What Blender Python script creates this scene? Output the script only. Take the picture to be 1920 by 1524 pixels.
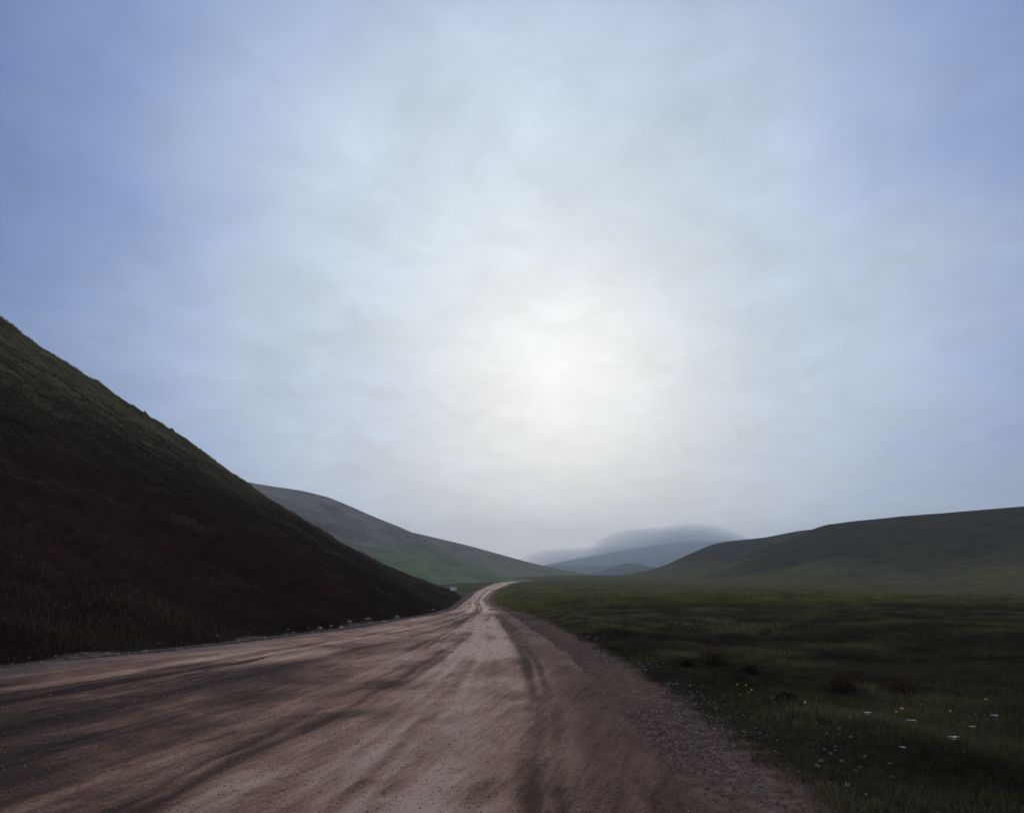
import bpy, math, random
import numpy as np
R = math.radians
for o in list(bpy.data.objects):
    bpy.data.objects.remove(o)
sc = bpy.context.scene
COL = sc.collection
rng = np.random.default_rng(7)
random.seed(7)

# ------------------------------------------------------------------ camera
FPX, HZ, CAMH = 1381.0, 1085.0, 1.6          # focal length and horizon in photo pixels, eye height in metres
cam = bpy.data.cameras.new('camera')
camo = bpy.data.objects.new('camera', cam); COL.objects.link(camo)
cam.sensor_fit = 'HORIZONTAL'; cam.sensor_width = 36.0
cam.lens = FPX / 1920.0 * 36.0
cam.shift_y = (HZ - 762.0) / 1920.0
cam.clip_start = 0.1; cam.clip_end = 30000
camo.location = (0, 0, CAMH); camo.rotation_euler = (R(90), 0, 0)
sc.camera = camo

def P(px, py, Y):                             # a photo pixel at a depth -> a point
    return np.array([(px - 960.0) / FPX * Y, Y, CAMH - (py - HZ) / FPX * Y])

# ------------------------------------------------------------------ sky and sun
SUN_AZ, SUN_EL = math.atan2(90.0, FPX), math.atan2(405.0, FPX)
sd = (math.sin(SUN_AZ) * math.cos(SUN_EL), math.cos(SUN_AZ) * math.cos(SUN_EL), math.sin(SUN_EL))

def lin(r, g, b):
    f = lambda c: c / 12.92 if c <= 0.04045 else ((c + 0.055) / 1.055) ** 2.4
    return (f(r / 255.0), f(g / 255.0), f(b / 255.0), 1.0)

class NT:
    """small helper to wire node trees"""
    def __init__(s, tree):
        s.t = tree; s.t.nodes.clear()
    def n(s, typ, **kw):
        nd = s.t.nodes.new(typ)
        for k, v in kw.items():
            if k == 'inp':
                for kk, vv in v.items():
                    if isinstance(vv, bpy.types.NodeSocket): s.t.links.new(vv, nd.inputs[kk])
                    else: nd.inputs[kk].default_value = vv
            else: setattr(nd, k, v)
        return nd
    def m(s, op, a, b=0.0, c=0.0, clamp=False):
        nd = s.t.nodes.new('ShaderNodeMath'); nd.operation = op; nd.use_clamp = clamp
        for i, v in enumerate((a, b, c)):
            if isinstance(v, bpy.types.NodeSocket): s.t.links.new(v, nd.inputs[i])
            else: nd.inputs[i].default_value = v
        return nd.outputs[0]
    def mix(s, fac, a, b, blend='MIX'):
        nd = s.t.nodes.new('ShaderNodeMix'); nd.data_type = 'RGBA'; nd.blend_type = blend
        for i, v in ((0, fac), (6, a), (7, b)):
            if isinstance(v, bpy.types.NodeSocket): s.t.links.new(v, nd.inputs[i])
            else: nd.inputs[i].default_value = v
        return nd.outputs[2]
    def ramp(s, fac, pts, interp='LINEAR'):
        nd = s.t.nodes.new('ShaderNodeValToRGB'); cr = nd.color_ramp; cr.interpolation = interp
        while len(cr.elements) < len(pts): cr.elements.new(0.5)
        for e, (p, c) in zip(cr.elements, pts): e.position = p; e.color = c
        s.t.links.new(fac, nd.inputs[0]); return nd.outputs[0]
    def rng(s, v, a, b, c=0.0, d=1.0):
        nd = s.t.nodes.new('ShaderNodeMapRange'); nd.interpolation_type = 'SMOOTHSTEP'
        s.t.links.new(v, nd.inputs[0])
        for i, x in enumerate((a, b, c, d)): nd.inputs[i + 1].default_value = x
        return nd.outputs[0]
    def noise(s, vec, scale, detail=4.0, rough=0.55, dist=0.0):
        nd = s.n('ShaderNodeTexNoise', inp={'Scale': scale, 'Detail': detail, 'Roughness': rough, 'Distortion': dist})
        s.t.links.new(vec, nd.inputs['Vector']); return nd.outputs[0]
    def vmul(s, vec, v):
        nd = s.n('ShaderNodeVectorMath', operation='MULTIPLY'); s.t.links.new(vec, nd.inputs[0]); nd.inputs[1].default_value = v
        return nd.outputs[0]
    def link(s, a, b): s.t.links.new(a, b)

world = bpy.data.worlds.new('World'); sc.world = world; world.use_nodes = True
w = NT(world.node_tree)
dirv = w.n('ShaderNodeTexCoord').outputs['Generated']
def dot_angle(v):
    d = w.n('ShaderNodeVectorMath', operation='DOT_PRODUCT'); w.link(dirv, d.inputs[0]); d.inputs[1].default_value = v
    return w.m('ARCCOSINE', w.m('MINIMUM', d.outputs['Value'], 0.999999))
ang = dot_angle(sd)
sep = w.n('ShaderNodeSeparateXYZ'); w.link(dirv, sep.inputs[0])
den = w.m('ADD', w.m('ABSOLUTE', sep.outputs[2]), 0.22)
flat = w.n('ShaderNodeCombineXYZ')
w.link(w.m('DIVIDE', sep.outputs[0], den), flat.inputs[0]); w.link(w.m('DIVIDE', sep.outputs[1], den), flat.inputs[1])
big = w.noise(flat.outputs[0], 0.9, 3.0, 0.5, 0.3)
fine = w.noise(flat.outputs[0], 2.6, 6.0, 0.6, 0.5)
mott = w.noise(flat.outputs[0], 7.0, 6.0, 0.62, 0.6)
angw = w.m('ADD', ang, w.m('MULTIPLY', w.m('SUBTRACT', big, 0.5), 0.26))
angw = w.m('ADD', angw, w.m('MULTIPLY', w.m('SUBTRACT', fine, 0.5), 0.30))
angw = w.m('MAXIMUM', angw, w.m('MULTIPLY', ang, 0.5))
deg = w.m('DIVIDE', angw, math.pi)
S = lambda d, r, g, b: (d / 180.0, lin(r, g, b))
cloud = w.ramp(deg, [S(0, 224, 234, 238), S(3, 214, 225, 231), S(8, 197, 210, 220), S(14, 182, 197, 214),
                     S(21, 174, 191, 215), S(27, 150, 170, 206), S(33, 121, 143, 188), S(40, 92, 116, 168),
                     S(55, 122, 138, 174), S(90, 146, 154, 172), S(180, 136, 141, 152)])
low = w.m('MULTIPLY', w.rng(sep.outputs[2], 0.0, 0.26, 1.0, 0.0), 0.38)
cloud = w.mix(low, cloud, lin(190, 203, 219))
gap = np.array([(880 - 960) / FPX, 1.0, (HZ - 400) / FPX]); gap /= np.linalg.norm(gap)   # thin place in the cloud above the sun
ga = dot_angle(tuple(gap))
lobe = w.m('EXPONENT', w.m('MULTIPLY', w.m('POWER', w.m('DIVIDE', ga, 0.24), 2.0), -1.0))
lobe = w.m('MULTIPLY', lobe, w.m('ADD', 0.02, w.m('MULTIPLY', fine, 0.50)))
cloud = w.mix(lobe, cloud, (0.86, 0.95, 0.99, 1))
var = w.m('ADD', 0.57, w.m('ADD', w.m('MULTIPLY', fine, 0.52), w.m('MULTIPLY', mott, 0.34)))
cl10 = w.n('ShaderNodeVectorMath', operation='SCALE'); w.link(cloud, cl10.inputs[0]); w.link(w.m('MULTIPLY', var, 10.0), cl10.inputs['Scale'])
sky = w.n('ShaderNodeTexSky', sky_type='NISHITA'); sky.sun_disc = False
sky.sun_elevation = SUN_EL; sky.sun_rotation = SUN_AZ; sky.air_density = 1.0; sky.dust_density = 2.0
col = w.mix(0.94, sky.outputs[0], cl10.outputs[0])                     # overcast: clouds cover nearly all of the sky
bg = w.n('ShaderNodeBackground', inp={'Strength': 0.1}); w.link(col, bg.inputs['Color'])
w.link(bg.outputs[0], w.n('ShaderNodeOutputWorld').inputs['Surface'])

sun = bpy.data.lights.new('sun', 'SUN'); suno = bpy.data.objects.new('sun', sun); COL.objects.link(suno)
sun.energy = 1.5; sun.angle = R(16); sun.color = (1.0, 0.93, 0.85)
from mathutils import Vector
suno.rotation_euler = Vector(sd).to_track_quat('Z', 'Y').to_euler()
suno.location = (20, 100, 60)

vs = sc.view_settings
vs.view_transform = 'Standard'; vs.look = 'None'; vs.exposure = 0.15; vs.gamma = 1.0
sc.render.engine = 'CYCLES'
sc.cycles.volume_bounces = 1; sc.cycles.max_bounces = 6; sc.cycles.transparent_max_bounces = 96; sc.cycles.use_denoising = True

# ------------------------------------------------------------------ helpers
def tag(o, label=None, cat=None, group=None, kind=None):
    if label: o['label'] = label
    if cat: o['category'] = cat
    if group: o['group'] = group
    if kind: o['kind'] = kind
    return o

def mesh_obj(name, verts, faces, mat, parent=None, smooth=False, link=True):
    me = bpy.data.meshes.new(name)
    me.from_pydata([tuple(map(float, v)) for v in verts], [], [tuple(map(int, f)) for f in faces])
    me.update()
    if smooth: me.shade_smooth()
    if mat: me.materials.append(mat)
    o = bpy.data.objects.new(name, me)
    if link: COL.objects.link(o)
    if parent: o.parent = parent
    return o

def grid_mesh(name, V, nu, nv, mat, attrs=None, uv=None):
    """V: (nv*nu, 3) row-major grid -> smooth quad mesh"""
    me = bpy.data.meshes.new(name)
    i = (np.arange(nv - 1)[:, None] * nu + np.arange(nu - 1)[None, :]).ravel()
    F = np.stack([i, i + 1, i + nu + 1, i + nu], 1)
    me.vertices.add(len(V)); me.vertices.foreach_set('co', V.astype(np.float32).ravel())
    me.loops.add(F.size); me.loops.foreach_set('vertex_index', F.astype(np.int32).ravel())
    me.polygons.add(len(F)); me.polygons.foreach_set('loop_start', (np.arange(len(F)) * 4).astype(np.int32))
    me.polygons.foreach_set('loop_total', np.full(len(F), 4, np.int32))
    me.polygons.foreach_set('use_smooth', np.ones(len(F), bool))
    for k, a in (attrs or {}).items():
        at = me.attributes.new(k, 'FLOAT', 'POINT'); at.data.foreach_set('value', a.astype(np.float32).ravel())
    if uv is not None:
        at = me.attributes.new('flow', 'FLOAT_VECTOR', 'POINT'); at.data.foreach_set('vector', uv.astype(np.float32).ravel())
    me.update(calc_edges=True); me.validate()
    me.materials.append(mat)
    o = bpy.data.objects.new(name, me); COL.objects.link(o)
    return o

def tri_soup(name, V, F, mat, attrs=None, smooth=False):
    me = bpy.data.meshes.new(name)
    me.vertices.add(len(V)); me.vertices.foreach_set('co', V.astype(np.float32).ravel())
    me.loops.add(F.size); me.loops.foreach_set('vertex_index', F.astype(np.int32).ravel())
    me.polygons.add(len(F)); me.polygons.foreach_set('loop_start', (np.arange(len(F)) * 3).astype(np.int32))
    me.polygons.foreach_set('loop_total', np.full(len(F), 3, np.int32))
    if smooth: me.polygons.foreach_set('use_smooth', np.ones(len(F), bool))
    for k, a in (attrs or {}).items():
        at = me.attributes.new(k, 'FLOAT', 'POINT'); at.data.foreach_set('value', a.astype(np.float32).ravel())
    me.update(calc_edges=True)
    me.materials.append(mat)
    o = bpy.data.objects.new(name, me); COL.objects.link(o)
    return o

def sst(x): x = np.clip(x, 0, 1); return x * x * (3 - 2 * x)

def _h(ix, iy, seed):
    n = (ix.astype(np.int64) * 374761393 + iy.astype(np.int64) * 668265263 + seed * 974711) & 0xFFFFFFFF
    n = ((n ^ (n >> 13)) * 1274126177) & 0xFFFFFFFF
    return ((n ^ (n >> 16)) & 0xFFFFFF) / float(0xFFFFFF)
def vnoise(x, y, seed=0):
    x = np.asarray(x, float); y = np.asarray(y, float)
    ix = np.floor(x); iy = np.floor(y); fx = x - ix; fy = y - iy
    fx = fx ** 3 * (fx * (fx * 6 - 15) + 10); fy = fy ** 3 * (fy * (fy * 6 - 15) + 10)
    a = _h(ix, iy, seed); b = _h(ix + 1, iy, seed); c = _h(ix, iy + 1, seed); d = _h(ix + 1, iy + 1, seed)
    return (a + (b - a) * fx) * (1 - fy) + (c + (d - c) * fx) * fy
def fbm(x, y, seed=0, octv=4):
    s = 0.0; a = 0.5; t = 0.0
    for k in range(octv):
        s = s + a * (vnoise(x, y, seed + k * 17) - 0.5) * 2; t += a
        x = x * 2.03 + 11.3; y = y * 2.03 - 7.7; a *= 0.5
    return s / t

def curve(xs, ys, smooth=0.0):
    """monotone cubic (pchip) interpolation"""
    xs = np.asarray(xs, float); ys = np.asarray(ys, float)
    h = np.diff(xs); d = np.diff(ys) / h; m = np.zeros_like(ys)
    for k in range(1, len(xs) - 1):
        if d[k - 1] * d[k] > 0:
            w1 = 2 * h[k] + h[k - 1]; w2 = h[k] + 2 * h[k - 1]
            m[k] = (w1 + w2) / (w1 / d[k - 1] + w2 / d[k])
    m[0] = d[0]; m[-1] = d[-1]
    def f(x):
        x = np.clip(np.asarray(x, float), xs[0], xs[-1])
        k = np.clip(np.searchsorted(xs, x, side='right') - 1, 0, len(xs) - 2)
        t = (x - xs[k]) / h[k]
        return ((2 * t**3 - 3 * t**2 + 1) * ys[k] + (t**3 - 2 * t**2 + t) * h[k] * m[k]
                + (-2 * t**3 + 3 * t**2) * ys[k + 1] + (t**3 - t**2) * h[k] * m[k + 1])
    return f

# ------------------------------------------------------------------ materials
def new_mat(name):
    m = bpy.data.materials.new(name); m.use_nodes = True
    return m, NT(m.node_tree)
def finish(t, color, rough=0.9, spec=0.2, bump=None, bstr=0.5, bdist=0.05, extra=None):
    b = t.n('ShaderNodeBsdfPrincipled')
    for k, v in (('Base Color', color), ('Roughness', rough), ('Specular IOR Level', spec)):
        if isinstance(v, bpy.types.NodeSocket): t.link(v, b.inputs[k])
        else: b.inputs[k].default_value = v
    if bump is not None:
        bn = t.n('ShaderNodeBump', inp={'Strength': bstr, 'Distance': bdist}); t.link(bump, bn.inputs['Height'])
        t.link(bn.outputs[0], b.inputs['Normal'])
    out = t.n('ShaderNodeOutputMaterial'); t.link(b.outputs[0], out.inputs['Surface'])
    return b
def attr(t, name, vec=False):
    a = t.n('ShaderNodeAttribute', attribute_name=name)
    return a.outputs['Vector'] if vec else a.outputs['Fac']
def pos(t): return t.n('ShaderNodeNewGeometry').outputs['Position']

def c4(*a): return (a[0], a[1], a[2], 1.0)

# dirt road
M_road, t = new_mat('packed_dirt')
fl = attr(t, 'flow', True); p = pos(t)
streak = t.noise(t.vmul(fl, (56, 0.40, 0)), 1.0, 8.0, 0.68, 0.35)
streak2 = t.noise(t.vmul(fl, (15, 0.10, 0)), 1.0, 4.0, 0.6, 0.8)
streak3 = t.noise(t.vmul(fl, (190, 1.1, 0)), 1.0, 6.0, 0.72, 0.25)
blot = t.noise(p, 0.42, 5.0, 0.6, 0.4)
grit = t.noise(p, 34.0, 7.0, 0.78)
pebble = t.n('ShaderNodeTexVoronoi', inp={'Scale': 22.0}); t.link(p, pebble.inputs['Vector'])
f1 = t.m('ADD', t.m('MULTIPLY', streak, 0.30), t.m('ADD', t.m('MULTIPLY', streak2, 0.26), t.m('MULTIPLY', streak3, 0.34)))
f1 = t.m('ADD', f1, t.m('SUBTRACT', t.m('MULTIPLY', t.m('SUBTRACT', blot, 0.5), 0.70), -0.03))
f1 = t.m('ADD', f1, t.m('MULTIPLY', attr(t, 'track'), 0.24))
f1 = t.m('SUBTRACT', f1, t.m('MULTIPLY', attr(t, 'soil_vignette'), 0.36))
f1 = t.m('ADD', f1, t.m('MULTIPLY', t.m('SUBTRACT', grit, 0.5), 0.55))
base = t.ramp(f1, [(0.10, c4(.052, .036, .030)), (0.26, c4(.105, .067, .051)), (0.37, c4(.235, .138, .096)), (0.50, c4(.455, .282, .193)), (0.66, c4(.68, .49, .37))])
grey = t.rng(t.m('ADD', attr(t, 'grey'), t.m('MULTIPLY', t.m('SUBTRACT', streak2, 0.5), 0.5)), 0.35, 0.8)
base = t.mix(t.m('MULTIPLY', grey, 0.5), base, c4(.21, .165, .155))
edge = t.rng(t.m('ADD', attr(t, 'edge'), t.m('MULTIPLY', t.m('SUBTRACT', blot, 0.5), 0.9)), 0.35, 0.9)
base = t.mix(t.m('MULTIPLY', edge, 0.92), base, t.mix(1.0, base, c4(.34, .305, .30), 'MULTIPLY'))
pb = t.rng(pebble.outputs['Distance'], 0.02, 0.10, 1.0, 0.0)
pcol = t.m('MULTIPLY', pb, t.rng(t.noise(p, 3.1, 2.0), 0.60, 0.72))
base = t.mix(t.m('MULTIPLY', pcol, 0.6), base, c4(.50, .45, .42))
h = t.m('ADD', t.m('ADD', t.m('MULTIPLY', streak, 0.5), t.m('MULTIPLY', streak3, 0.4)), t.m('MULTIPLY', grit, 0.6))
finish(t, base, rough=0.95, spec=0.02, bump=h, bstr=1.0, bdist=0.05)

# meadow ground
M_ground, t = new_mat('meadow_ground')
p = pos(t)
n1 = t.noise(p, 0.035, 5.0, 0.6, 0.3); n2 = t.noise(p, 0.55, 6.0, 0.65); n3 = t.noise(p, 6.0, 6.0, 0.7)
sp = t.n('ShaderNodeSeparateXYZ'); t.link(p, sp.inputs[0])
mixf = t.m('ADD', t.m('MULTIPLY', n2, 0.6), t.m('MULTIPLY', n3, 0.4))
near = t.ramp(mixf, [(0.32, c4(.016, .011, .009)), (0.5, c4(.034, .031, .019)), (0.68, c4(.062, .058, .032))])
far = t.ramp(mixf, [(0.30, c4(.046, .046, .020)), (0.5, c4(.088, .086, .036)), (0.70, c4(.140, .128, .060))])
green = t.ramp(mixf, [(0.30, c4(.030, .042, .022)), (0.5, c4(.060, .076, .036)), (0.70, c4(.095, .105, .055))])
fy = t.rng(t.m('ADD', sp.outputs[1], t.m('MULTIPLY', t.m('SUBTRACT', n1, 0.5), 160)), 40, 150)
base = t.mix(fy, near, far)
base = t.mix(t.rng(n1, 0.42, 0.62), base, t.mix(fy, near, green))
sh = t.rng(t.m('ADD', attr(t, 'shoulder'), t.m('MULTIPLY', t.m('SUBTRACT', n2, 0.5), 0.8)), 0.3, 0.75)
dirt = t.ramp(n3, [(0.3, c4(.080, .050, .038)), (0.55, c4(.150, .098, .077)), (0.75, c4(.25, .19, .16))])
base = t.mix(sh, base, dirt)
b_ = finish(t, base, rough=1.0, spec=0.0, bump=t.m('ADD', n3, t.m('MULTIPLY', n2, 1.5)), bstr=0.9, bdist=0.12)
t.link(t.m('SUBTRACT', 0.9, t.m('MULTIPLY', sh, 0.72)), b_.inputs['Normal'].links[0].from_node.inputs['Strength'])

def hill_mat(name, low, mid, high, sc1, sc2, band, bd=0.5, streaks=None):
    """grassy slope: low colour below, high colour above; band = (z0, z1)"""
    m, t = new_mat(name); p = pos(t)
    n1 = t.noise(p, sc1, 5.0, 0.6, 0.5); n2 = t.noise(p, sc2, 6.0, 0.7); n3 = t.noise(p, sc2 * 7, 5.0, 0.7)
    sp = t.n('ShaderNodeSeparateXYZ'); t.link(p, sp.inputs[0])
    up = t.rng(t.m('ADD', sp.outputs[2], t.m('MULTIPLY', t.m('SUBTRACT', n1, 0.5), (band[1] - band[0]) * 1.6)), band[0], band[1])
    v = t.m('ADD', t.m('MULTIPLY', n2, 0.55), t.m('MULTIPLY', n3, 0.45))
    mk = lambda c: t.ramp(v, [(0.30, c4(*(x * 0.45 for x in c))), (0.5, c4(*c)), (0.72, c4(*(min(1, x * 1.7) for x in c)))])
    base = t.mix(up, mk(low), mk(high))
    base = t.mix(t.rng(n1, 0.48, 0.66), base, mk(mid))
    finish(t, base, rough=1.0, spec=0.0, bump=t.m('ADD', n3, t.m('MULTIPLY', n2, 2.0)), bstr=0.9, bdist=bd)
    return m
M_hill_near = hill_mat('dark_slope', (.036, .017, .015), (.046, .036, .024), (.125, .112, .060), 0.05, 0.35, (5, 16), 0.35)  # reddish shadow tone is mixed into the dark low colour of this slope
M_hill_mid = hill_mat('green_slope', (.150, .195, .100), (.165, .165, .142), (.23, .21, .19), 0.010, 0.06, (2, 26), 1.2)  # pale high colour stands in for mist on the hill top
M_hill_back = hill_mat('olive_slope', (.17, .165, .115), (.18, .175, .125), (.175, .165, .125), 0.006, 0.05, (10, 60), 1.5)
M_hill_right = hill_mat('moor_slope', (.098, .096, .044), (.048, .046, .030), (.050, .045, .034), 0.012, 0.12, (3, 16), 0.7)
M_hill_far = hill_mat('far_slope', (.040, .060, .045), (.045, .060, .045), (.04, .055, .05), 0.003, 0.02, (0, 80), 3.0)

def grass_mat(name, dark, mid, pale, trans=0.5):
    m, t = new_mat(name); v = attr(t, 'tint')
    base = t.ramp(v, [(0.0, c4(*dark)), (0.5, c4(*mid)), (1.0, c4(*pale))])
    d = t.n('ShaderNodeBsdfDiffuse'); t.link(base, d.inputs[0])
    tr = t.n('ShaderNodeBsdfTranslucent'); t.link(base, tr.inputs[0])
    mx = t.n('ShaderNodeMixShader', inp={0: trans}); t.link(d.outputs[0], mx.inputs[1]); t.link(tr.outputs[0], mx.inputs[2])
    out = t.n('ShaderNodeOutputMaterial'); t.link(mx.outputs[0], out.inputs['Surface'])
    return m
M_grass = grass_mat('meadow_grass', (.022, .014, .011), (.058, .053, .030), (.135, .120, .062))
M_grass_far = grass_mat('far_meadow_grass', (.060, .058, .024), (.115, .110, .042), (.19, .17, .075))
M_grass_hill = grass_mat('slope_grass', (.022, .010, .009), (.044, .030, .022), (.145, .132, .070), 0.3)  # reddish dark end follows the shadow tone painted into the slope
M_heath = grass_mat('heath_leaves', (.018, .011, .009), (.040, .024, .018), (.075, .050, .032))

def stone_mat(name, a, b):
    m, t = new_mat(name)
    oi = t.n('ShaderNodeObjectInfo').outputs['Random']
    tc = t.n('ShaderNodeTexCoord').outputs['Object']
    n = t.noise(tc, 9.0, 5.0, 0.65)
    base = t.mix(t.m('ADD', t.m('MULTIPLY', n, 0.5), t.m('MULTIPLY', oi, 0.5)), c4(*a), c4(*b))
    finish(t, base, rough=0.95, spec=0.05, bump=n, bstr=0.6, bdist=0.02)
    return m
M_stone = stone_mat('pale_stone', (.13, .118, .11), (.40, .37, .345))
M_gravel, t = new_mat('gravel')
v = attr(t, 'tint')
finish(t, t.ramp(v, [(0, c4(.085, .062, .054)), (0.6, c4(.20, .17, .155)), (1, c4(.56, .51, .48))]), rough=1.0, spec=0.0)

M_grit, t = new_mat('road_grit')
finish(t, t.ramp(attr(t, 'tint'), [(0, c4(.13, .085, .07)), (0.5, c4(.30, .21, .17)), (1, c4(.6, .52, .46))]), rough=1.0, spec=0.0)

def plain_mat(name, c, c2, scale=8.0, rough=0.6):
    m, t = new_mat(name); tc = t.n('ShaderNodeTexCoord').outputs['Object']
    n = t.noise(tc, scale, 4.0, 0.6)
    finish(t, t.mix(t.rng(n, 0.3, 0.7), c4(*c), c4(*c2)), rough=rough, spec=0.3, bump=n, bstr=0.2, bdist=0.01)
    return m
M_petal = plain_mat('yellow_petal', (.75, .55, .03), (.85, .68, .06), 30)
M_stem = plain_mat('green_stem', (.05, .07, .025), (.08, .09, .03), 30)
M_scrap = plain_mat('pale_blue_scrap', (.40, .47, .56), (.50, .54, .60), 14)
M_scrap_yel = plain_mat('yellowed_scrap', (.55, .45, .22), (.62, .55, .35), 14)
M_panel = plain_mat('pale_panel', (.42, .50, .54), (.50, .57, .61), 3)
M_post = plain_mat('weathered_post', (.26, .27, .27), (.36, .37, .37), 6)
M_twig = plain_mat('dark_twig', (.03, .022, .018), (.05, .036, .028), 20)

# ------------------------------------------------------------------ terrain shape
z_road = curve([-200, 15, 26, 40, 60, 92, 130, 180, 240, 300, 340, 390, 470, 620, 1000, 2000, 9000],
               [0, 0, -.02, -.30, -.85, -1.53, -1.69, -1.40, -.83, -.03, .38, -.6, .2, 4.4, 5.0, 3.0, -20])
z_field = curve([-200, 26, 60, 100, 180, 300, 340, 420, 620, 1000, 2000, 9000],
                [0, 0, -.25, -.45, -.25, .55, .80, 1.6, 4.6, 5.2, 3.0, -20])
LY = [-200, -40, -6, 0, 5, 9.4, 13.4, 19, 26, 40, 60, 92, 130, 180, 240, 300, 340, 390, 470]
LX = [-90, -31, -17, -15, -12.7, -11, -9.3, -7.0, -5.1, -4.25, -4.9, -6.5, -7.6, -8.7, -8.3, -6.1, -2.2, 4, 16]
RX = [40, 10, 2.6, 2.0, 1.55, 1.60, 1.5, 1.25, .75, .15, -.65, -2.4, -3.8, -3.9, -1.9, 1.7, 6.0, 12, 24]
road_l = curve(LY, LX); road_r = curve(LY, RX)

def in_road_range(y): return (y > -199) & (y < 470)
def G(x, y):
    x = np.asarray(x, float); y = np.asarray(y, float)
    zr = z_road(y); zf = z_field(y)
    dr = x - road_r(y); dl = road_l(y) - x
    wr = sst((dr - 0.3) / 6.0)
    z = zr + (zf - zr) * wr
    off = np.maximum(dr, dl)
    z = z + 0.26 * fbm(x / 7.0, y / 7.0, 3, 3) * sst((off - 0.8) / 5.0) + 0.10 * fbm(x / 1.3, y / 1.3, 9, 3) * sst((off - 0.3) / 1.5)
    z = z + 0.10 * np.exp(-((dr - 1.9) / 0.7) ** 2) * (y < 120) * sst((vnoise(x * 0.2, y * 0.2, 5)) * 1.5)
    z = z - 0.10 * np.exp(-((dl - 0.7) / 0.4) ** 2)
    return z

def axis(segments):
    out = [segments[0][0]]
    for a, b, s0, s1 in segments:
        x = a
        while x < b - 1e-6:
            f = (x - a) / (b - a); x += s0 * (s1 / s0) ** f
            out.append(min(x, b))
    return np.unique(np.round(out, 4))
gx = axis([(-3900, -60, 400, 6), (-60, -16, 6, .5), (-16, 14, .28, .28), (14, 70, .28, 5), (70, 3900, 5, 400)])
gy = axis([(-1500, -12, 300, 1.5), (-12, 2, 1.5, .3), (2, 34, .25, .3), (34, 420, .4, 3.0), (420, 4000, 3.0, 400)])
X, Yg = np.meshgrid(gx, gy)
Z = G(X, Yg)
dr = X - road_r(Yg); dl = road_l(Yg) - X
inside = np.minimum(-dr, -dl)
carve = sst((inside - 0.15) / 0.6) * 0.24 * in_road_range(Yg)
Zc = Z - carve
shoulder = np.where(dr > dl, sst(1 - (dr - 0.1) / (1.25 + 0.6 * fbm(X * .3, Yg * .3, 8))), sst(1 - (dl - 0.3) / 1.6)) * (Yg < 260)
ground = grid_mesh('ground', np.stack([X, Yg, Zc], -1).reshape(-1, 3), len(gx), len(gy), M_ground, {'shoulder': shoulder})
tag(ground, 'dark grassy valley floor spreading out from the dirt road', 'ground', kind='structure')

# road surface, with wheel tracks pressed into it
us = np.concatenate([[-0.012, -0.004], np.linspace(0, 1, 420) ** 0.72, [1.004, 1.012]])
vy = axis([(-150, -10, 12, 1.0), (-10, 3, 1.0, .12), (3, 26, .09, .16), (26, 120, .16, .8), (120, 465, .8, 2.5)])
U, V = np.meshgrid(us, vy)
Lx = road_l(V); Rx = road_r(V); W = Rx - Lx
XR = Lx + U * W
XR = XR + np.where(U < 0.5, -1, 1) * np.where(np.abs(U - .5) > 0.49, 1, 0) * (0.22 * fbm(V / 1.1, U * 0 + (U > .5) * 9, 21, 4))
track = np.zeros_like(U)
tr = np.random.default_rng(23)
for k in range(34):                                   # each wheel track: a narrow pressed or swept line fanning out from the bend
    un = 1 - tr.random() ** 0.8 * 0.72 - 0.02; uf = 0.30 + 0.46 * (un - 0.26) / 0.72 + tr.normal(0, .04)
    y0 = tr.uniform(3, 9); y1 = y0 + tr.uniform(18, 55)
    uk = un + (uf - un) * sst((V - y0) / (y1 - y0)) + 0.014 * fbm(V / 7.0, V * 0 + k, 31 + k, 3)
    wd = tr.uniform(.05, .13); sg = 1.0 if tr.random() < 0.55 else -1.0
    amp = (0.35 + 0.65 * vnoise(V / 4.0, V * 0 + k * 3, 50 + k)) * sst(vnoise(V / 11.0, V * 0 + k * 7, 90 + k) * 2.4 - 0.55)
    for off in (0.0, 0.20):
        track += sg * amp * np.exp(-(((U - uk) * W - off) / wd) ** 2) * (1.0 if off == 0 else 0.6)
track = np.clip(track, -1, 1)
wav = fbm(U * W * 1.6, V / 3.5, 61, 4)
lump = fbm(XR / 0.5, V / 0.9, 67, 3)
fine_r = fbm(U * W * 7.0, V / 0.8, 71, 3)
camber = 0.05 * (1 - (2 * U - 1) ** 2) - 0.075 * sst(1 - np.minimum(U, 1 - U) * W / 0.55)
mid_amp = np.clip(W / 8.0, 0.6, 1.2) * sst((0.5 - np.abs(U - 0.5)) * 40)
ZR = G(XR, V) + 0.012 + camber + (-0.022 * np.abs(track) + 0.034 * wav + 0.020 * lump + 0.014 * fine_r) * mid_amp
ZR[:, :2] = G(XR[:, :2], V[:, :2]) - np.array([0.25, 0.08])
ZR[:, -2:] = G(XR[:, -2:], V[:, -2:]) - np.array([0.08, 0.25])
flow = np.stack([U * (0.35 + 0.65 * np.clip(W / 13.0, 0, 1.2)), V, U * 0], -1)
greyband = np.exp(-((U - 0.10) / 0.11) ** 2) * 0.9 * (1 - sst((V - 22) / 18))
edgeband = np.maximum(sst(1.1 - (1 - U) * W / 2.0), sst(1 - U * W / 0.5))
soil_vignette = sst((0.86 - U) / 0.40) * sst((17 - V) / 9.0) * (0.5 + 0.7 * vnoise(XR / 2.5, V / 2.5, 91))  # darker soil plus vignette falloff, both painted into the near left road colour
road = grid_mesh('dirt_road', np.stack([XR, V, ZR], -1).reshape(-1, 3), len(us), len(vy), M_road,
                 {'track': track, 'grey': greyband, 'edge': edgeband, 'soil_vignette': soil_vignette}, flow.reshape(-1, 3))
tag(road, 'rutted brown dirt road narrowing towards the valley', 'road', kind='structure')

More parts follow.
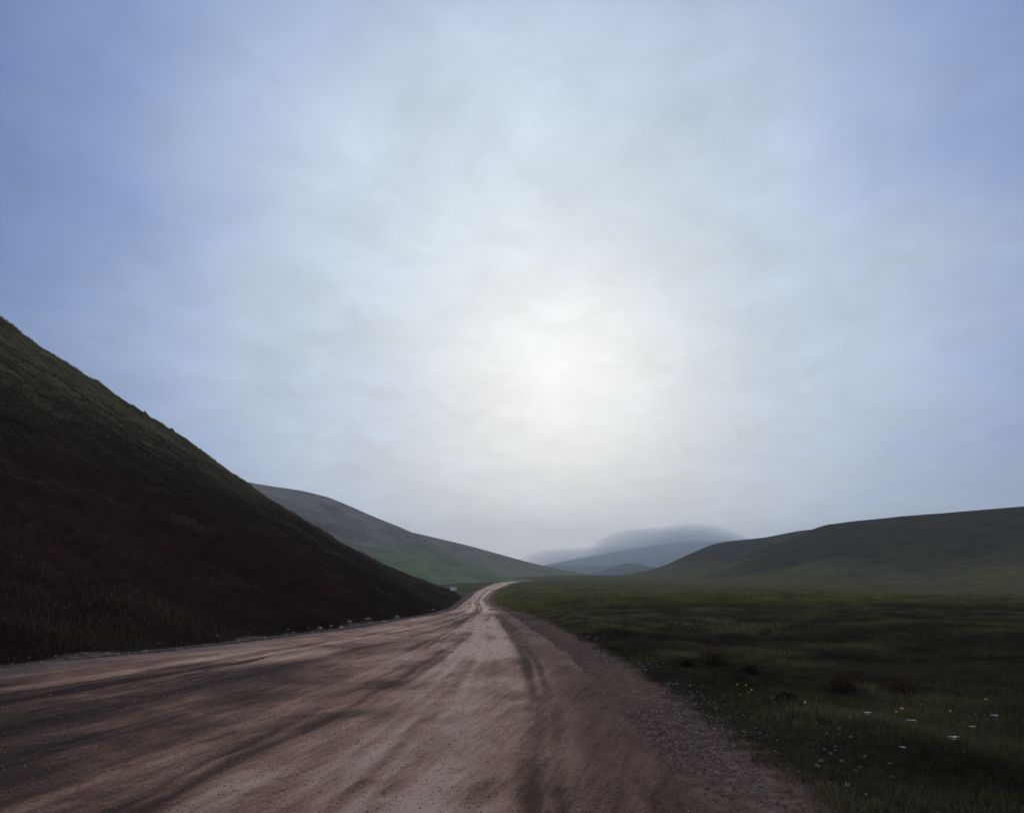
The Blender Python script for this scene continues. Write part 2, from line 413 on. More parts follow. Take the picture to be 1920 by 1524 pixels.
# ------------------------------------------------------------------ hills as lofts: foot line -> crest line -> back slope
PROF = curve([0, .12, .3, .6, .85, 1.0], [0, .055, .20, .55, .865, 1.0])
class Hill:
    def __init__(s, foot, crest, amp, scale, seed, back=(0, 1.0), drop=0.35, sink=0.4, gully=0.0, prof=None, hug=False, rough=0.0):
        s.hug = hug; s.rough = rough
        s.prof = prof or PROF
        s.n = len(foot); k = np.arange(s.n)
        foot = np.array([(x, y, float(G(x, y)) - sink) for x, y in foot]); crest = np.array(crest, float)
        s.F = [curve(k, foot[:, i]) for i in range(3)]; s.C = [curve(k, crest[:, i]) for i in range(3)]
        s.amp, s.scale, s.seed, s.back, s.drop, s.gully = amp, scale, seed, back, drop, gully
    def at(s, a, t):
        a = np.asarray(a, float) * (s.n - 1); t = np.asarray(t, float)
        f = [c(a) for c in s.F]; c = [g(a) for g in s.C]
        ln = np.hypot(c[0] - f[0], c[1] - f[1])
        tb = np.maximum(t - 1, 0); tf = np.minimum(t, 1)
        bx, by = s.back; bl = math.hypot(bx, by)
        x = f[0] + (c[0] - f[0]) * tf + bx / bl * ln * tb
        y = f[1] + (c[1] - f[1]) * tf + by / bl * ln * tb
        hgt = c[2] - f[2]
        z = f[2] + hgt * s.prof(tf) - hgt * s.drop * tb - 0.0 * tb
        w = sst(t * 3.0) * (1 - 0.65 * np.exp(-((t - 1) / 0.12) ** 2))
        z = z + s.rough * (fbm(x / 2.6, y / 2.6, s.seed + 3, 4) + 0.5 * np.maximum(fbm(x / 1.1, y / 1.1, s.seed + 4, 2), 0)) * sst(t * 8) 
        z = z + s.amp * fbm(x / s.scale, y / s.scale, s.seed, 5) * w * np.clip(np.abs(hgt) / (s.amp * 14 + .01), 0, 1)
        if s.gully: z = z - s.gully * np.abs(fbm(a * 3.1 + 0.4 * t, t * 0.8, s.seed + 5, 3)) * np.sin(np.clip(t, 0, 1) * math.pi) * np.clip(hgt / 20, 0, 1)
        if s.hug: z = np.where(t < 0.9, np.maximum(z, G(x, y) - 0.12 + 0.2 * sst(t * 12)), z)
        return np.stack([x, y, z], -1)
    def build(s, name, mat, ns, nt, label, tmax=1.9):
        a = np.linspace(0, 1, ns); t = np.linspace(0, tmax, nt)
        A, T = np.meshgrid(a, t)
        o = grid_mesh(name, s.at(A, T).reshape(-1, 3), ns, nt, mat)
        return tag(o, label, 'hill', kind='structure')

near_hill = Hill(
    [(-60, -60), (-24, -12), (-16.4, 0), (-12.7, 7), (-9.9, 13.4), (-7.6, 19), (-5.7, 26), (-4.85, 40), (-5.5, 60), (-7.1, 92), (-8.4, 125), (-11, 150)],
    [(-110, -60, 34), (-74, 20, 33), (-62, 48, 31.5), P(-120, 522, 67), P(0, 600, 75), P(200, 731, 90), P(325, 812, 100),
     P(430, 890, 110), P(540, 963, 122), P(660, 1031, 136), P(765, 1080, 148), P(850, 1108, 150)],
    0.9, 14.0, 101, back=(-0.75, 0.65), drop=0.25, sink=0.12, hug=True, rough=0.5, prof=curve([0, .06, .25, .6, .85, 1.0], [0, .045, .225, .585, .855, 1.0]))
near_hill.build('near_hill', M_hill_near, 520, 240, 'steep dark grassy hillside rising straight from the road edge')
mid_hill = Hill(
    [P(100, 1090, 170)[:2], P(400, 1090, 190)[:2], P(600, 1090, 215)[:2], P(700, 1090, 228)[:2], P(780, 1090, 248)[:2], P(850, 1090, 275)[:2], P(915, 1090, 310)[:2], P(985, 1090, 336)[:2], P(1040, 1090, 380)[:2]],
    [P(100, 840, 430), P(440, 899, 425), P(600, 926, 405), P(700, 966, 388), P(785, 1003, 372), P(840, 1034, 365), P(905, 1063, 358), P(975, 1084, 360), P(1030, 1091, 385)],
    8.0, 70.0, 111, back=(-0.3, 1.0), drop=0.12, gully=0.0)
mid_hill.build('mid_hill', M_hill_mid, 240, 110, 'green and grey hill across the valley with misty paleness painted on its top')
back_hill = Hill(
    [P(500, 1090, 470)[:2], P(750, 1090, 470)[:2], P(850, 1090, 480)[:2], P(930, 1090, 500)[:2], P(1000, 1085, 540)[:2], P(1060, 1085, 590)[:2], P(1120, 1085, 650)[:2]],
    [P(500, 940, 780), P(750, 992, 740), P(850, 1015, 720), P(930, 1037, 705), P(1000, 1056, 695), P(1060, 1069, 690), P(1125, 1081, 700)],
    3.5, 90.0, 121, drop=0.15, gully=0.0)
back_hill.build('back_hill', M_hill_back, 160, 80, 'low olive ridge descending behind the green hill')
right_hill = Hill(
    [P(1190, 1085, 310)[:2], P(1260, 1085, 230)[:2], P(1340, 1088, 175)[:2], P(1450, 1090, 135)[:2], P(1560, 1090, 110)[:2], P(1700, 1090, 92)[:2], P(1920, 1090, 75)[:2], P(2300, 1090, 60)[:2], (95, 30), (120, -40)],
    [P(1235, 1082, 350), P(1310, 1070, 345), P(1390, 1042, 340), P(1480, 1010, 335), P(1560, 981, 330), P(1700, 965, 300), P(1920, 949, 262), P(2300, 930, 215), (270, 120, 36), (300, -40, 36)],
    3.0, 60.0, 131, back=(0.6, 0.8), drop=0.1, hug=True, sink=0.15, prof=curve([0, .2, .45, .75, .9, 1.0], [0, .035, .17, .60, .84, 1.0]))
right_hill.build('right_hill', M_hill_right, 240, 110, 'broad dark moorland hill beyond the roadside meadow')
right_back = Hill(
    [P(1130, 1082, 560)[:2], P(1200, 1085, 440)[:2], P(1270, 1085, 390)[:2], P(1330, 1085, 375)[:2], P(1420, 1085, 375)[:2], P(1520, 1085, 375)[:2], P(1640, 1085, 375)[:2]],
    [P(1150, 1081, 600), P(1235, 1063, 540), P(1295, 1037, 520), P(1350, 1017, 510), P(1430, 1007, 500), P(1520, 992, 480), P(1640, 985, 460)],
    2.0, 60.0, 141, back=(0.3, 1), drop=0.15, gully=0.0)
right_back.build('right_back_hill', M_hill_right, 140, 80, 'olive shoulder of the moorland hill sloping down to the pass')
far_hump = Hill(
    [P(1040, 1085, 1150)[:2], P(1100, 1085, 1150)[:2], P(1160, 1085, 1150)[:2], P(1220, 1085, 1150)[:2], P(1300, 1085, 1150)[:2]],
    [P(1060, 1083, 1500), P(1125, 1071, 1500), P(1180, 1056, 1500), P(1222, 1062, 1500), P(1310, 1082, 1500)],
    4.0, 120.0, 151, drop=0.3, sink=8)
far_hump.build('far_hump', M_hill_far, 80, 40, 'small dark green hump in the gap of the valley')
far_ridge = Hill(
    [P(820, 1085, 1700)[:2], P(960, 1085, 1700)[:2], P(1060, 1085, 1700)[:2], P(1150, 1085, 1700)[:2], P(1300, 1085, 1700)[:2]],
    [P(820, 1050, 2200), P(960, 1062, 2200), P(1060, 1061, 2200), P(1120, 1060, 2200), P(1300, 1070, 2200)],
    12.0, 220.0, 161, drop=0.2, sink=20)
far_ridge.build('far_ridge', M_hill_far, 80, 40, 'low blue ridge far down the valley')
far_mountain = Hill(
    [P(700, 1085, 2500)[:2], P(960, 1085, 2500)[:2], P(1100, 1085, 2500)[:2], P(1250, 1085, 2500)[:2], P(1450, 1085, 2500)[:2], P(1700, 1085, 2600)[:2]],
    [P(760, 1074, 3500), P(980, 1064, 3500), P(1090, 1046, 3500), P(1270, 1018, 3500), P(1450, 1012, 3550), P(1700, 1040, 3550)],
    14.0, 420.0, 171, drop=0.3, sink=30, gully=10)
far_mountain.build('far_mountain', M_hill_far, 120, 60, 'blue mountain fading into the low cloud', tmax=1.3)

# ------------------------------------------------------------------ air
def volume_mat(name, dens, colr, g):
    m, t = new_mat(name)
    v = t.n('ShaderNodeVolumePrincipled', inp={'Density': dens, 'Color': c4(*colr), 'Anisotropy': g})
    t.link(v.outputs[0], t.n('ShaderNodeOutputMaterial').inputs['Volume'])
    return m
def box(name, x0, x1, y0, y1, z0, z1, mat):
    v = [(x, y, z) for z in (z0, z1) for y in (y0, y1) for x in (x0, x1)]
    return mesh_obj(name, v, [(0, 2, 3, 1), (4, 5, 7, 6), (0, 1, 5, 4), (2, 6, 7, 3), (0, 4, 6, 2), (1, 3, 7, 5)], mat)
haze = box('haze', -4000, 4000, -1600, 4100, -120, 260, volume_mat('haze_air', 0.00028, (.80, .91, 1.0), 0.12))
tag(haze, 'thin bluish haze filling the valley', 'haze', kind='stuff')

def fog_bank(c, r, n, dens, drift, label):
    """bank of low cloud built of nested thin shells, so that it thins out smoothly towards its rim"""
    m0 = volume_mat('low_cloud', dens, (.80, .90, 1.0), 0.35); m1 = volume_mat('low_cloud_rim', dens * 0.45, (.80, .90, 1.0), 0.35)
    nu, nv = 56, 28
    for k in range(n):
        f = 1.0 - 0.90 * k / n; m = m1 if k < n * 0.5 else m0
        V = []; F = []
        for j in range(nv + 1):
            ph = math.pi * j / nv
            for i in range(nu):
                th = 2 * math.pi * i / nu
                d = np.array([math.sin(ph) * math.cos(th), math.sin(ph) * math.sin(th), math.cos(ph)])
                q = 1 + 0.05 * math.sin(3 * th + 0.4 * k) * math.sin(ph) + 0.04 * math.sin(7 * d[0] + 0.35 * k)
                V.append(tuple(d * np.array(r) * f * q))
        for j in range(nv):
            for i in range(nu):
                a = j * nu + i; b = j * nu + (i + 1) % nu
                F.append((a, b, b + nu, a + nu))
        o = mesh_obj('mist', V, F, m, smooth=True)
        o.location = tuple(np.array(c) + np.array(drift) * (k / n))
        tag(o, label, 'mist', kind='stuff')
fog_bank(P(1275, 1052, 2600), (330, 300, 128), 17, 0.00042, (30, 0, -14), 'blue grey bank of low cloud filling the gap of the valley')
fog_bank(P(1130, 1064, 2700), (330, 280, 78), 11, 0.00040, (20, 0, -8), 'thinner blue cloud trailing from the bank in the valley gap')

# ------------------------------------------------------------------ grass
def blades(name, base, hgt, wid, tint, mat, lean=0.5, up=None):
    n = len(base)
    th = rng.uniform(0, 2 * math.pi, n); ph = rng.uniform(0, 2 * math.pi, n)
    dx = np.cos(th) * wid * 0.5; dy = np.sin(th) * wid * 0.5
    l = rng.uniform(0.1, 1.0, n) * lean * hgt
    V = np.empty((n, 3, 3))
    V[:, 0] = base + np.stack([dx, dy, np.full(n, -0.02)], 1)
    V[:, 1] = base - np.stack([dx, dy, np.full(n, 0.02)], 1)
    V[:, 2] = base + np.stack([np.cos(ph) * l, np.sin(ph) * l, hgt], 1)
    F = np.arange(n * 3).reshape(n, 3)
    tt = np.repeat(tint, 3)
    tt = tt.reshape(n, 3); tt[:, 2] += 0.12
    return tri_soup(name, V.reshape(-1, 3), F, mat, {'tint': np.clip(tt, 0, 1).ravel()})

def field_points(n, y0, y1, xmax_f, spread, per, left=False):
    """tuft-clustered points on the meadow beside the road, denser near the camera"""
    m = n // per
    f = rng.random(m * 2) ** 1.0
    y = y0 * (y1 / y0) ** f
    x = road_r(y) + 0.5 + rng.random(len(y)) ** 1.05 * (xmax_f * y + 3.0)
    keep = vnoise(x * .9, y * .9, 77) * 0.6 + vnoise(x * .22, y * .22, 78) * 0.55 > rng.random(len(y)) * 0.85
    gap = 1 - np.clip((x - road_r(y) - 0.35) / 1.35, 0, 1)          # thin out over the gravel shoulder
    keep &= rng.random(len(y)) > gap * 0.97
    x, y = x[keep][:m], y[keep][:m]
    x = np.repeat(x, per) + rng.normal(0, 1, len(x) * per) * spread * np.repeat(0.5 + y / 30, per)
    y = np.repeat(y, per) + rng.normal(0, 1, len(y) * per) * spread * np.repeat(0.5 + y / 30, per)
    return x, y
def field_grass(name, n, y0, y1, xf, spread, per, h0, h1, w0, w1, label, mat=None):
    x, y = field_points(n, y0, y1, xf, spread, per)
    patch = fbm(x / 1.8, y / 1.8, 83, 3); big = fbm(x / 14., y / 14., 85, 3)
    hgt = rng.uniform(h0, h1, len(x)) * (0.55 + 0.75 * np.clip(patch + .4, 0, 1.4))
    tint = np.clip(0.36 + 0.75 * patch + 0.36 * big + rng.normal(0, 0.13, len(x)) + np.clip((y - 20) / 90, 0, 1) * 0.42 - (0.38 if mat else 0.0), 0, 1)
    o = blades(name, np.stack([x, y, G(x, y)], 1), hgt, rng.uniform(w0, w1, len(x)), tint, mat or M_grass, 0.8)
    return tag(o, label, 'grass', kind='stuff')
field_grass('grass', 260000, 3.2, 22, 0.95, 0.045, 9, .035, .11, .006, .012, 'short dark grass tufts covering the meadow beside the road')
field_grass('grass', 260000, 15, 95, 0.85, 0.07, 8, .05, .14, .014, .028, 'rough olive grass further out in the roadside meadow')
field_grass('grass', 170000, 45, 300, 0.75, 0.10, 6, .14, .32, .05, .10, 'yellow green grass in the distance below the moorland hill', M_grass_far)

def hill_grass(hill, n, a0, a1, t0, t1, h0, h1, w0, w1, mat, label, seed, tpow=1.0):
    a = rng.uniform(a0, a1, n * 2); t = t0 + (t1 - t0) * rng.random(n * 2) ** tpow
    p = hill.at(a, t)
    k = (p[:, 2] > G(p[:, 0], p[:, 1]) - 0.05)
    k &= vnoise(p[:, 0] / 1.4, p[:, 1] / 1.4, seed) * .7 + vnoise(p[:, 0] / 7, p[:, 1] / 7, seed + 1) * .5 > rng.random(len(p)) * 0.9
    p = p[k][:n]; tt = t[k][:n]
    f = fbm(p[:, 0] / 4, p[:, 1] / 4, seed + 2, 3)
    hgt = rng.uniform(h0, h1, len(p)) * (0.7 + 0.5 * np.clip(f + .5, 0, 1.4))
    f2 = fbm(p[:, 0] / 11, p[:, 1] / 11, seed + 9, 3)
    tint = np.clip(0.22 + 0.42 * f + 0.36 * f2 + 0.45 * np.clip((tt - .35) / .5, 0, 1) + rng.normal(0, .13, len(p)), 0, 1)
    o = blades('grass', p, hgt, rng.uniform(w0, w1, len(p)), tint, mat, 0.7)
    return tag(o, label, 'grass', kind='stuff')
hill_grass(near_hill, 330000, 0.24, 0.75, 0.0, 0.55, .06, .16, .012, .03, M_grass_hill, 'dark heathy grass on the lower part of the steep hillside', 201, 1.5)
hill_grass(near_hill, 60000, 0.6, 1.0, 0.0, 0.5, .09, .20, .04, .09, M_grass_hill, 'dark grass on the tail of the steep hillside by the bend', 221, 1.3)
hill_grass(near_hill, 260000, 0.24, 1.0, 0.3, 1.03, .09, .22, .03, .07, M_grass_hill, 'brownish olive grass on the upper part of the steep hillside', 211, 0.9)

# ------------------------------------------------------------------ stones
def stone_mesh(seed, flatn=0.62, sub=2):
    import bmesh
    bm = bmesh.new(); bmesh.ops.create_icosphere(bm, subdivisions=sub, radius=0.5)
    r = np.random.default_rng(seed)
    planes = r.normal(0, 1, (7, 3)); planes /= np.linalg.norm(planes, axis=1)[:, None]; offs = r.uniform(.28, .42, 7)
    s = np.array([1.0, r.uniform(.65, .95), flatn * r.uniform(.75, 1.1)])
    for v in bm.verts:
        c = np.array(v.co)
        for n_, d_ in zip(planes, offs):
            e = c @ n_ - d_
            if e > 0: c = c - n_ * e * 0.9
        c = c * s * (1 + r.normal(0, .03))
        v.co = c
    me = bpy.data.meshes.new('stone'); bm.to_mesh(me); bm.free(); me.materials.append(M_stone)
    return me
STONES = [stone_mesh(300 + k, (0.62, 0.5, 0.75)[k % 3]) for k in range(8)]
def put_stone(x, y, size, label, group, z=None):
    me = STONES[random.randrange(8)]
    o = bpy.data.objects.new('stone', me); COL.objects.link(o)
    o.location = (x, y, (float(G(x, y)) if z is None else z) + size * 0.12)
    o.rotation_euler = (random.uniform(-.3, .3), random.uniform(-.3, .3), random.uniform(0, 6.28))
    s = size * random.uniform(.85, 1.15); o.scale = (s, s * random.uniform(.8, 1.1), s * random.uniform(.8, 1.1))
    return tag(o, label, 'stone', group)
def road_z(x, y):
    i = int(np.argmin(np.abs(vy - y))); return float(np.interp(x, XR[i], ZR[i]))
def ground_from_pixel(px, py, zfun=G):
    Y = 8.0
    for _ in range(30):
        x = (px - 960) / FPX * Y; Y = (CAMH - float(zfun(x, Y))) * FPX / (py - HZ)
    return (px - 960) / FPX * Y, Y

GR = ('pale stone in the gravel strip between the dirt road and the meadow', 'stones in the gravel strip')
named = [(1187, 1271), (1199, 1297), (1206, 1250), (1221, 1310), (1226, 1309), (1255, 1320), (1263, 1284), (1269, 1283), (1260, 1331), (1282, 1336),
         (1287, 1332), (1298, 1340), (1312, 1340), (1308, 1345), (1326, 1342), (1333, 1345), (1347, 1345), (1276, 1361), (1340, 1368), (1356, 1370),
         (1278, 1319), (1305, 1320), (1394, 1341), (1388, 1334), (1438, 1379), (1398, 1410), (1408, 1414), (1384, 1434), (1454, 1409), (1459, 1413),
         (1424, 1463), (1450, 1466), (1432, 1483), (1465, 1483), (1498, 1447), (1476, 1442), (1497, 1470), (1543, 1451), (1555, 1468), (1572, 1478),
         (1545, 1405), (1558, 1413), (1513, 1423), (1566, 1407), (1613, 1439), (1554, 1469), (1525, 1406), (1460, 1464), (1582, 1497), (1607, 1500),
         (1600, 1504), (1640, 1498), (1465, 1355), (1470, 1352), (1531, 1357), (1551, 1376), (1571, 1378), (1690, 1474), (1673, 1467), (1102, 1195), (1122, 1223), (1106, 1208), (1118, 1199)]
for px, py in named:
    x, y = ground_from_pixel(px, py)
    put_stone(x, y, random.uniform(5, 9) * y / FPX, *GR)
for k in range(70):
    y = 4.6 * (24 / 4.6) ** random.random()
    x = float(road_r(y)) + 0.25 + abs(random.gauss(0.75, 0.42))
    put_stone(x, y, random.uniform(.02, .055), *GR)
VR = ('pale stone on the verge at the foot of the steep dark hillside', 'stones on the hillside verge')
vpx = [(5, 1236), (12, 1235), (28, 1240), (42, 1241), (53, 1234), (62, 1233), (68, 1236), (80, 1240), (91, 1246), (104, 1233), (110, 1226), (160, 1223), (170, 1223),
       (201, 1227), (233, 1223), (233, 1219), (273, 1217), (279, 1210), (297, 1214), (371, 1206), (407, 1202), (447, 1203), (466, 1194), (497, 1197), (540, 1187),
       (550, 1188), (577, 1178), (600, 1180), (620, 1176), (640, 1174), (655, 1171), (690, 1164), (692, 1170), (721, 1167), (744, 1158), (811, 1146)]
for px, py in vpx:
    x, y = ground_from_pixel(px, py)
    put_stone(x, y, random.uniform(8, 14) * y / FPX, *VR)
for k in range(90):
    y = 11.5 * (45 / 11.5) ** random.random()
    x = float(road_l(y)) - 0.2 - abs(random.gauss(0.35, 0.3))
    put_stone(x, y, random.uniform(.035, .085), *VR)
RD = ('small pale stone lying loose on the brown dirt road', 'loose stones on the road')
for px, py in [(705, 1356), (412, 1257), (511, 1457), (508, 1412), (446, 1448), (600, 1492), (720, 1493), (755, 1496), (195, 1495), (1313, 1441), (1228, 1464), (1157, 1480), (1200, 1511), (1108, 1500), (880, 1517), (160, 1390), (60, 1470)]:
    x, y = ground_from_pixel(px, py)
    put_stone(x, y, random.uniform(4, 8) * y / FPX, *RD, z=road_z(x, y))

# gravel: thousands of chips in one mesh
def gravel(name, pts, sizes, label, mat=None):
    n = len(pts)
    base = np.array([(1, 0, 0), (-1, 0, 0), (0, 1, 0), (0, -1, 0), (0, 0, 1), (0, 0, -1)], float) * 0.5
    fc = np.array([(0, 2, 4), (2, 1, 4), (1, 3, 4), (3, 0, 4), (2, 0, 5), (1, 2, 5), (3, 1, 5), (0, 3, 5)])
    th = rng.uniform(0, 6.28, n); c, s_ = np.cos(th), np.sin(th)
    jit = base[None] * rng.uniform(.6, 1.25, (n, 6, 1)) + rng.normal(0, .06, (n, 6, 3))
    jit[:, :, 2] *= 0.7
    jx = jit[:, :, 0] * c[:, None] - jit[:, :, 1] * s_[:, None]; jy = jit[:, :, 0] * s_[:, None] + jit[:, :, 1] * c[:, None]
    V = np.stack([jx, jy, jit[:, :, 2]], -1) * sizes[:, None, None] + pts[:, None, :]
    F = fc[None] + (np.arange(n) * 6)[:, None, None]
    tint = np.repeat(np.clip(rng.beta(1.5, 2.2, n), 0, 1), 6)
    return tag(tri_soup(name, V.reshape(-1, 3), F.reshape(-1, 3), mat or M_gravel, {'tint': tint}), label, 'gravel', kind='stuff')
n = 20000
y = 3.5 * (60 / 3.5) ** rng.random(n); x = road_r(y) - 0.25 + np.abs(rng.normal(0.65, 0.45, n))
k = sst(vnoise(x * 1.2, y * .5, 401) * 2.2 - .6) * np.where((y > 6.0) & (y < 15), 1, .35) > rng.random(n) * 0.9; x, y = x[k], y[k]
gravel('gravel', np.stack([x, y, G(x, y) + .006], 1), rng.uniform(.008, .030, len(x)) ** 1.0 * (0.7 + y / 30), 'grey gravel strip along the meadow side of the road')
n = 14000
y = 9 * (110 / 9) ** rng.random(n); x = road_l(y) + 0.15 - np.abs(rng.normal(0.35, 0.4, n))
gravel('gravel', np.stack([x, y, G(x, y) + .008], 1), rng.uniform(.012, .05, n) * (0.8 + y / 50), 'grey gravel along the foot of the steep hillside')
n = 34000
y = 3.2 * (40 / 3.2) ** rng.random(n); u = rng.random(n) ** 0.6
ii = np.clip(np.searchsorted(vy, y), 0, len(vy) - 1)
jj = np.clip(np.searchsorted(us[2:-2], u) + 2, 0, len(us) - 1)
gravel('gravel', np.stack([XR[ii, jj], V[ii, jj], ZR[ii, jj] + .002], 1), rng.uniform(.004, .019, n) * (0.8 + y / 25), 'loose grit scattered over the dirt road', M_grit)

# ------------------------------------------------------------------ shrubs
def shrub(name, x, y, z, rx, ry, rz, n, leaf, label, group=None):
    root = bpy.data.objects.new(name, None); COL.objects.link(root); root.location = (x, y, z)
    tag(root, label, 'shrub', group)
    root.empty_display_size = 0.1
    d = rng.normal(0, 1, (n, 3)); d /= np.linalg.norm(d, axis=1)[:, None]; d[:, 2] = np.abs(d[:, 2])
    rr = rng.random(n) ** 0.45 * (0.8 + 0.35 * vnoise(d[:, 0] * 2.3 + 9, d[:, 1] * 2.3 + d[:, 2] * 2, int(x * 10) & 255))
    c = d * rr[:, None] * np.array([rx, ry, rz])
    a = rng.normal(0, 1, (n, 3)); a /= np.linalg.norm(a, axis=1)[:, None]
    b = np.cross(a, rng.normal(0, 1, (n, 3))); b /= np.linalg.norm(b, axis=1)[:, None]
    L = leaf * rng.uniform(.6, 1.3, n)[:, None]
    Vv = np.stack([c - a * L, c + b * L * .45, c + a * L, c - b * L * .45], 1).reshape(-1, 3)
    i = np.arange(n) * 4
    F = np.concatenate([np.stack([i, i + 1, i + 2], 1), np.stack([i, i + 2, i + 3], 1)])
    fo = tri_soup('foliage', Vv, F, M_heath, {'tint': np.repeat(rng.random(n), 4)}); fo.parent = root
    Vs, Fs = [], []
    for k in range(7):
        th = k * 0.9 + rng.random() * .6; tip = np.array([math.cos(th) * rx * .7, math.sin(th) * ry * .7, rz * rng.uniform(.55, .95)])
        q = len(Vs); w_ = min(rx, rz) * 0.035
        for a_ in range(4): Vs.append((w_ * math.cos(a_ * 1.57), w_ * math.sin(a_ * 1.57), -0.05))
        for a_ in range(4): Vs.append(tuple(tip + np.array([w_ * .4 * math.cos(a_ * 1.57), w_ * .4 * math.sin(a_ * 1.57), 0])))
        for a_ in range(4): Fs.append((q + a_, q + (a_ + 1) % 4, q + 4 + (a_ + 1) % 4, q + 4 + a_))
    mesh_obj('stems', Vs, Fs, M_twig, root)
    return root
SH = ('small low dark shrub in the meadow close to the gravel strip', 'low shrubs in the meadow')
for px, py, wpx, hpx in [(1338, 1244, 62, 30), (1405, 1262, 40, 16), (1580, 1296, 80, 38), (1682, 1304, 86, 40), (1480, 1310, 60, 18), (1172, 1196, 40, 14), (1240, 1204, 36, 16), (1290, 1248, 30, 14)]:
    x, y = ground_from_pixel(px, py)
    r_ = wpx * y / FPX / 2
    lb = 'wide dark mounded shrub out in the open meadow, one of a pair' if wpx >= 80 else SH[0]
    shrub('low_shrub', x, y, float(G(x, y)) - 0.01, r_, r_ * 0.9, hpx * y / FPX, 900, 0.022, lb, SH[1])
def hill_at_pixel(hill, px, py):
    """crest point whose picture position is nearest"""
    a = np.linspace(0.2, 1, 4000); q = hill.at(a, np.full(4000, 1.0))
    X_ = 960 + q[:, 0] / q[:, 1] * FPX
    k = int(np.argmin(np.abs(X_ - px))); return q[k]
q = hill_at_pixel(near_hill, 272, 771); shrub('ridge_shrub', q[0], q[1], q[2] + 0.12, .28, .28, .45, 500, 0.07, 'smaller dark shrub on the crest of the steep hillside')
q = hill_at_pixel(near_hill, 322, 810); shrub('ridge_shrub', q[0], q[1], q[2] + 0.1, .36, .36, .58, 700, 0.07, 'larger dark shrub lower down the crest of the steep hillside')

# ------------------------------------------------------------------ yellow flowers
def flower_meshes():
    V = [(0, 0, 0)]; F = []
    for k in range(8):
        a = k * math.pi / 4
        for da, r_, z_ in ((-.30, .55, .10), (0, 1.0, .22), (.30, .55, .10)):
            V.append((math.cos(a + da) * r_, math.sin(a + da) * r_, z_))
        b = 1 + k * 3; F += [(0, b, b + 1), (0, b + 1, b + 2)]
    head = bpy.data.meshes.new('flower_head'); head.from_pydata(V, [], F); head.materials.append(M_petal)
    Vs = []; Fs = []
    for j, (z_, w_, ox) in enumerate(((0, .06, 0), (.5, .05, .05), (1.0, .04, .02))):
        for a_ in range(4): Vs.append((ox + w_ * math.cos(a_ * 1.57), w_ * math.sin(a_ * 1.57), z_))
    for j in range(2):
        for a_ in range(4): q = j * 4; Fs.append((q + a_, q + (a_ + 1) % 4, q + 4 + (a_ + 1) % 4, q + 4 + a_))
    stem = bpy.data.meshes.new('stem'); stem.from_pydata(Vs, [], Fs); stem.materials.append(M_stem)
    return head, stem
HEAD, STEM = flower_meshes()
fpx = [(1399, 1308), (1405, 1312), (1404, 1318), (1409, 1311), (1415, 1308), (1400, 1324), (1388, 1326), (1452, 1329), (1463, 1330), (1470, 1330), (1449, 1331),
       (1509, 1343), (1530, 1345), (1531, 1338), (1544, 1346), (1345, 1287), (1372, 1304), (1382, 1296), (1331, 1231), (1340, 1207), (1348, 1204), (1346, 1286),
       (1707, 1310), (1728, 1334), (1680, 1354), (1691, 1355), (1782, 1359), (1827, 1360), (1848, 1331), (1593, 1376)]
for px, py in fpx:
    x, y = ground_from_pixel(px, py + 9)
    g0 = float(G(x, y)); hz = 0.16 + random.random() * 0.07
    root = bpy.data.objects.new('yellow_flower', None); COL.objects.link(root); root.location = (x, y, g0 - .01)
    root.empty_display_size = .05
    tag(root, 'small yellow flower in bloom among the meadow grass', 'flower', 'yellow flowers in the meadow')
    s_ = bpy.data.objects.new('stem', STEM); COL.objects.link(s_); s_.parent = root; s_.scale = (.05, .05, hz)
    h_ = bpy.data.objects.new('flower_head', HEAD); COL.objects.link(h_); h_.parent = root; h_.location = (0.001, 0, hz)
    r_ = random.uniform(.013, .021); h_.scale = (r_, r_, r_); h_.rotation_euler = (random.uniform(.1, .7), random.uniform(-.4, .4), random.random() * 6)

# ------------------------------------------------------------------ pale scraps in the grass
def scrap(px, py, w_, d_, hgt, label, mat=None, seed=1, under=None):
    x, y = ground_from_pixel(px, py + 2)
    r = np.random.default_rng(seed); nx, ny = 7, 5
    V = []; F = []
    for side in (0, 1):
        for j in range(ny):
            for i in range(nx):
                V.append(((i / (nx - 1) - .5) * w_ * (1 + .15 * r.normal()), (j / (ny - 1) - .5) * d_ * (1 + .15 * r.normal()), hgt * (0.4 + 0.6 * r.random()) - side * 0.004))
    N = nx * ny
    for j in range(ny - 1):
        for i in range(nx - 1):
            a = j * nx + i
            F.append((a, a + 1, a + nx + 1, a + nx)); F.append((N + a + nx, N + a + nx + 1, N + a + 1, N + a))
    for i in range(nx - 1):
        F.append((N + i, N + i + 1, i + 1, i)); b = (ny - 1) * nx + i; F.append((b, b + 1, N + b + 1, N + b))
    for j in range(ny - 1):
        a = j * nx; F.append((a, a + nx, N + a + nx, N + a)); b = a + nx - 1; F.append((N + b, N + b + nx, b + nx, b))
    o = mesh_obj('litter_scrap', V, F, mat or M_scrap)
    o.location = (x, y, float(G(x, y)) + 0.06); o.rotation_euler = (-.1, .05, r.uniform(-.5, .5))
    tag(o, label, 'litter')
    if under:
        u_ = mesh_obj('underside', [(v[0] * .8, v[1] * .8, v[2] - .02) for v in V], F, under, o)
    return o
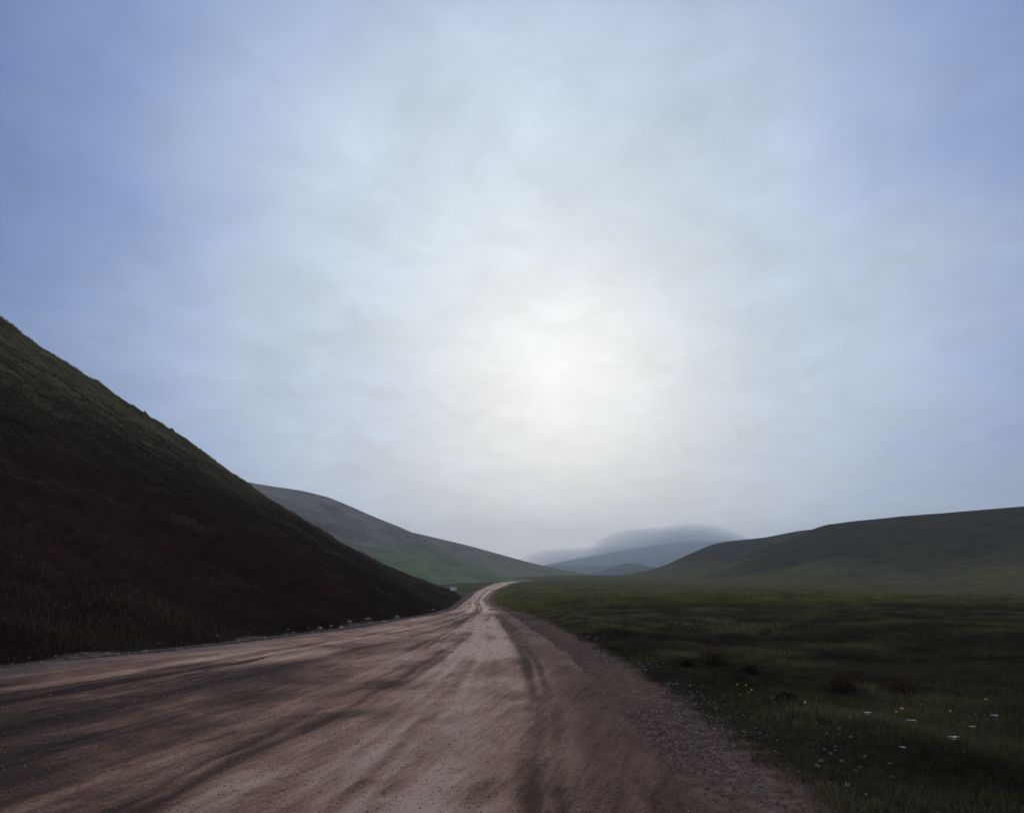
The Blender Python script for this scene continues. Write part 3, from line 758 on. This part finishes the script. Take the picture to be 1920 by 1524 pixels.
scrap(1865, 1352, .060, .050, .035, 'brightest crumpled bluish white scrap in dark grass of the meadow', seed=2)
scrap(1790, 1394, .095, .050, .020, 'long flat white scrap with yellowed underside in meadow grass', seed=3, under=M_scrap_yel)
scrap(1708, 1361, .078, .060, .025, 'ragged pale blue scrap lying beside yellow flowers in the grass', seed=4)
scrap(1627, 1347, .070, .050, .026, 'dull white scrap with a yellow lower edge in the grass', seed=5, under=M_scrap_yel)
M_scrap_grey = plain_mat('grey_scrap', (.40, .43, .46), (.50, .52, .55), 14)
scrap(1822, 1372, .050, .045, .02, 'small grey scrap between the bright scrap and the long flat one', M_scrap_grey, 6)
M_scrap_teal = plain_mat('teal_grey_scrap', (.28, .40, .44), (.36, .46, .50), 14)
scrap(1692, 1413, .045, .035, .015, 'small dull teal grey scrap half hidden in short grass', M_scrap_teal, 7)

# ------------------------------------------------------------------ roadside sign
def bbox_mesh(name, x0, x1, y0, y1, z0, z1, mat, parent, bev=0.01):
    import bmesh
    bm = bmesh.new(); bmesh.ops.create_cube(bm, size=1)
    for v in bm.verts: v.co = ((x0 + x1) / 2 + v.co.x * (x1 - x0), (y0 + y1) / 2 + v.co.y * (y1 - y0), (z0 + z1) / 2 + v.co.z * (z1 - z0))
    bmesh.ops.bevel(bm, geom=bm.edges[:], offset=bev, segments=2, affect='EDGES')
    me = bpy.data.meshes.new(name); bm.to_mesh(me); bm.free(); me.materials.append(mat)
    o = bpy.data.objects.new(name, me); COL.objects.link(o); o.parent = parent
    return o
SY = 146.0; q = P(850, 1103.5, SY); gz = max(float(G(q[0], SY)), -9)
root = bpy.data.objects.new('road_sign', None); COL.objects.link(root); root.location = (q[0], SY, gz)
tag(root, 'pale blue rectangular sign panel on two short posts beside the far bend', 'sign')
pz = q[2] - gz
pn = bbox_mesh('panel', -.66, .66, -.03, .03, -.40, .40, M_panel, root); pn.location = (0, -.05, pz); pn.rotation_euler = (R(-22), 0, 0)
for sx in (-.42, .42):
    bbox_mesh('post', sx - .05, sx + .05, .02, .12, -.3, pz + .1, M_post, root)
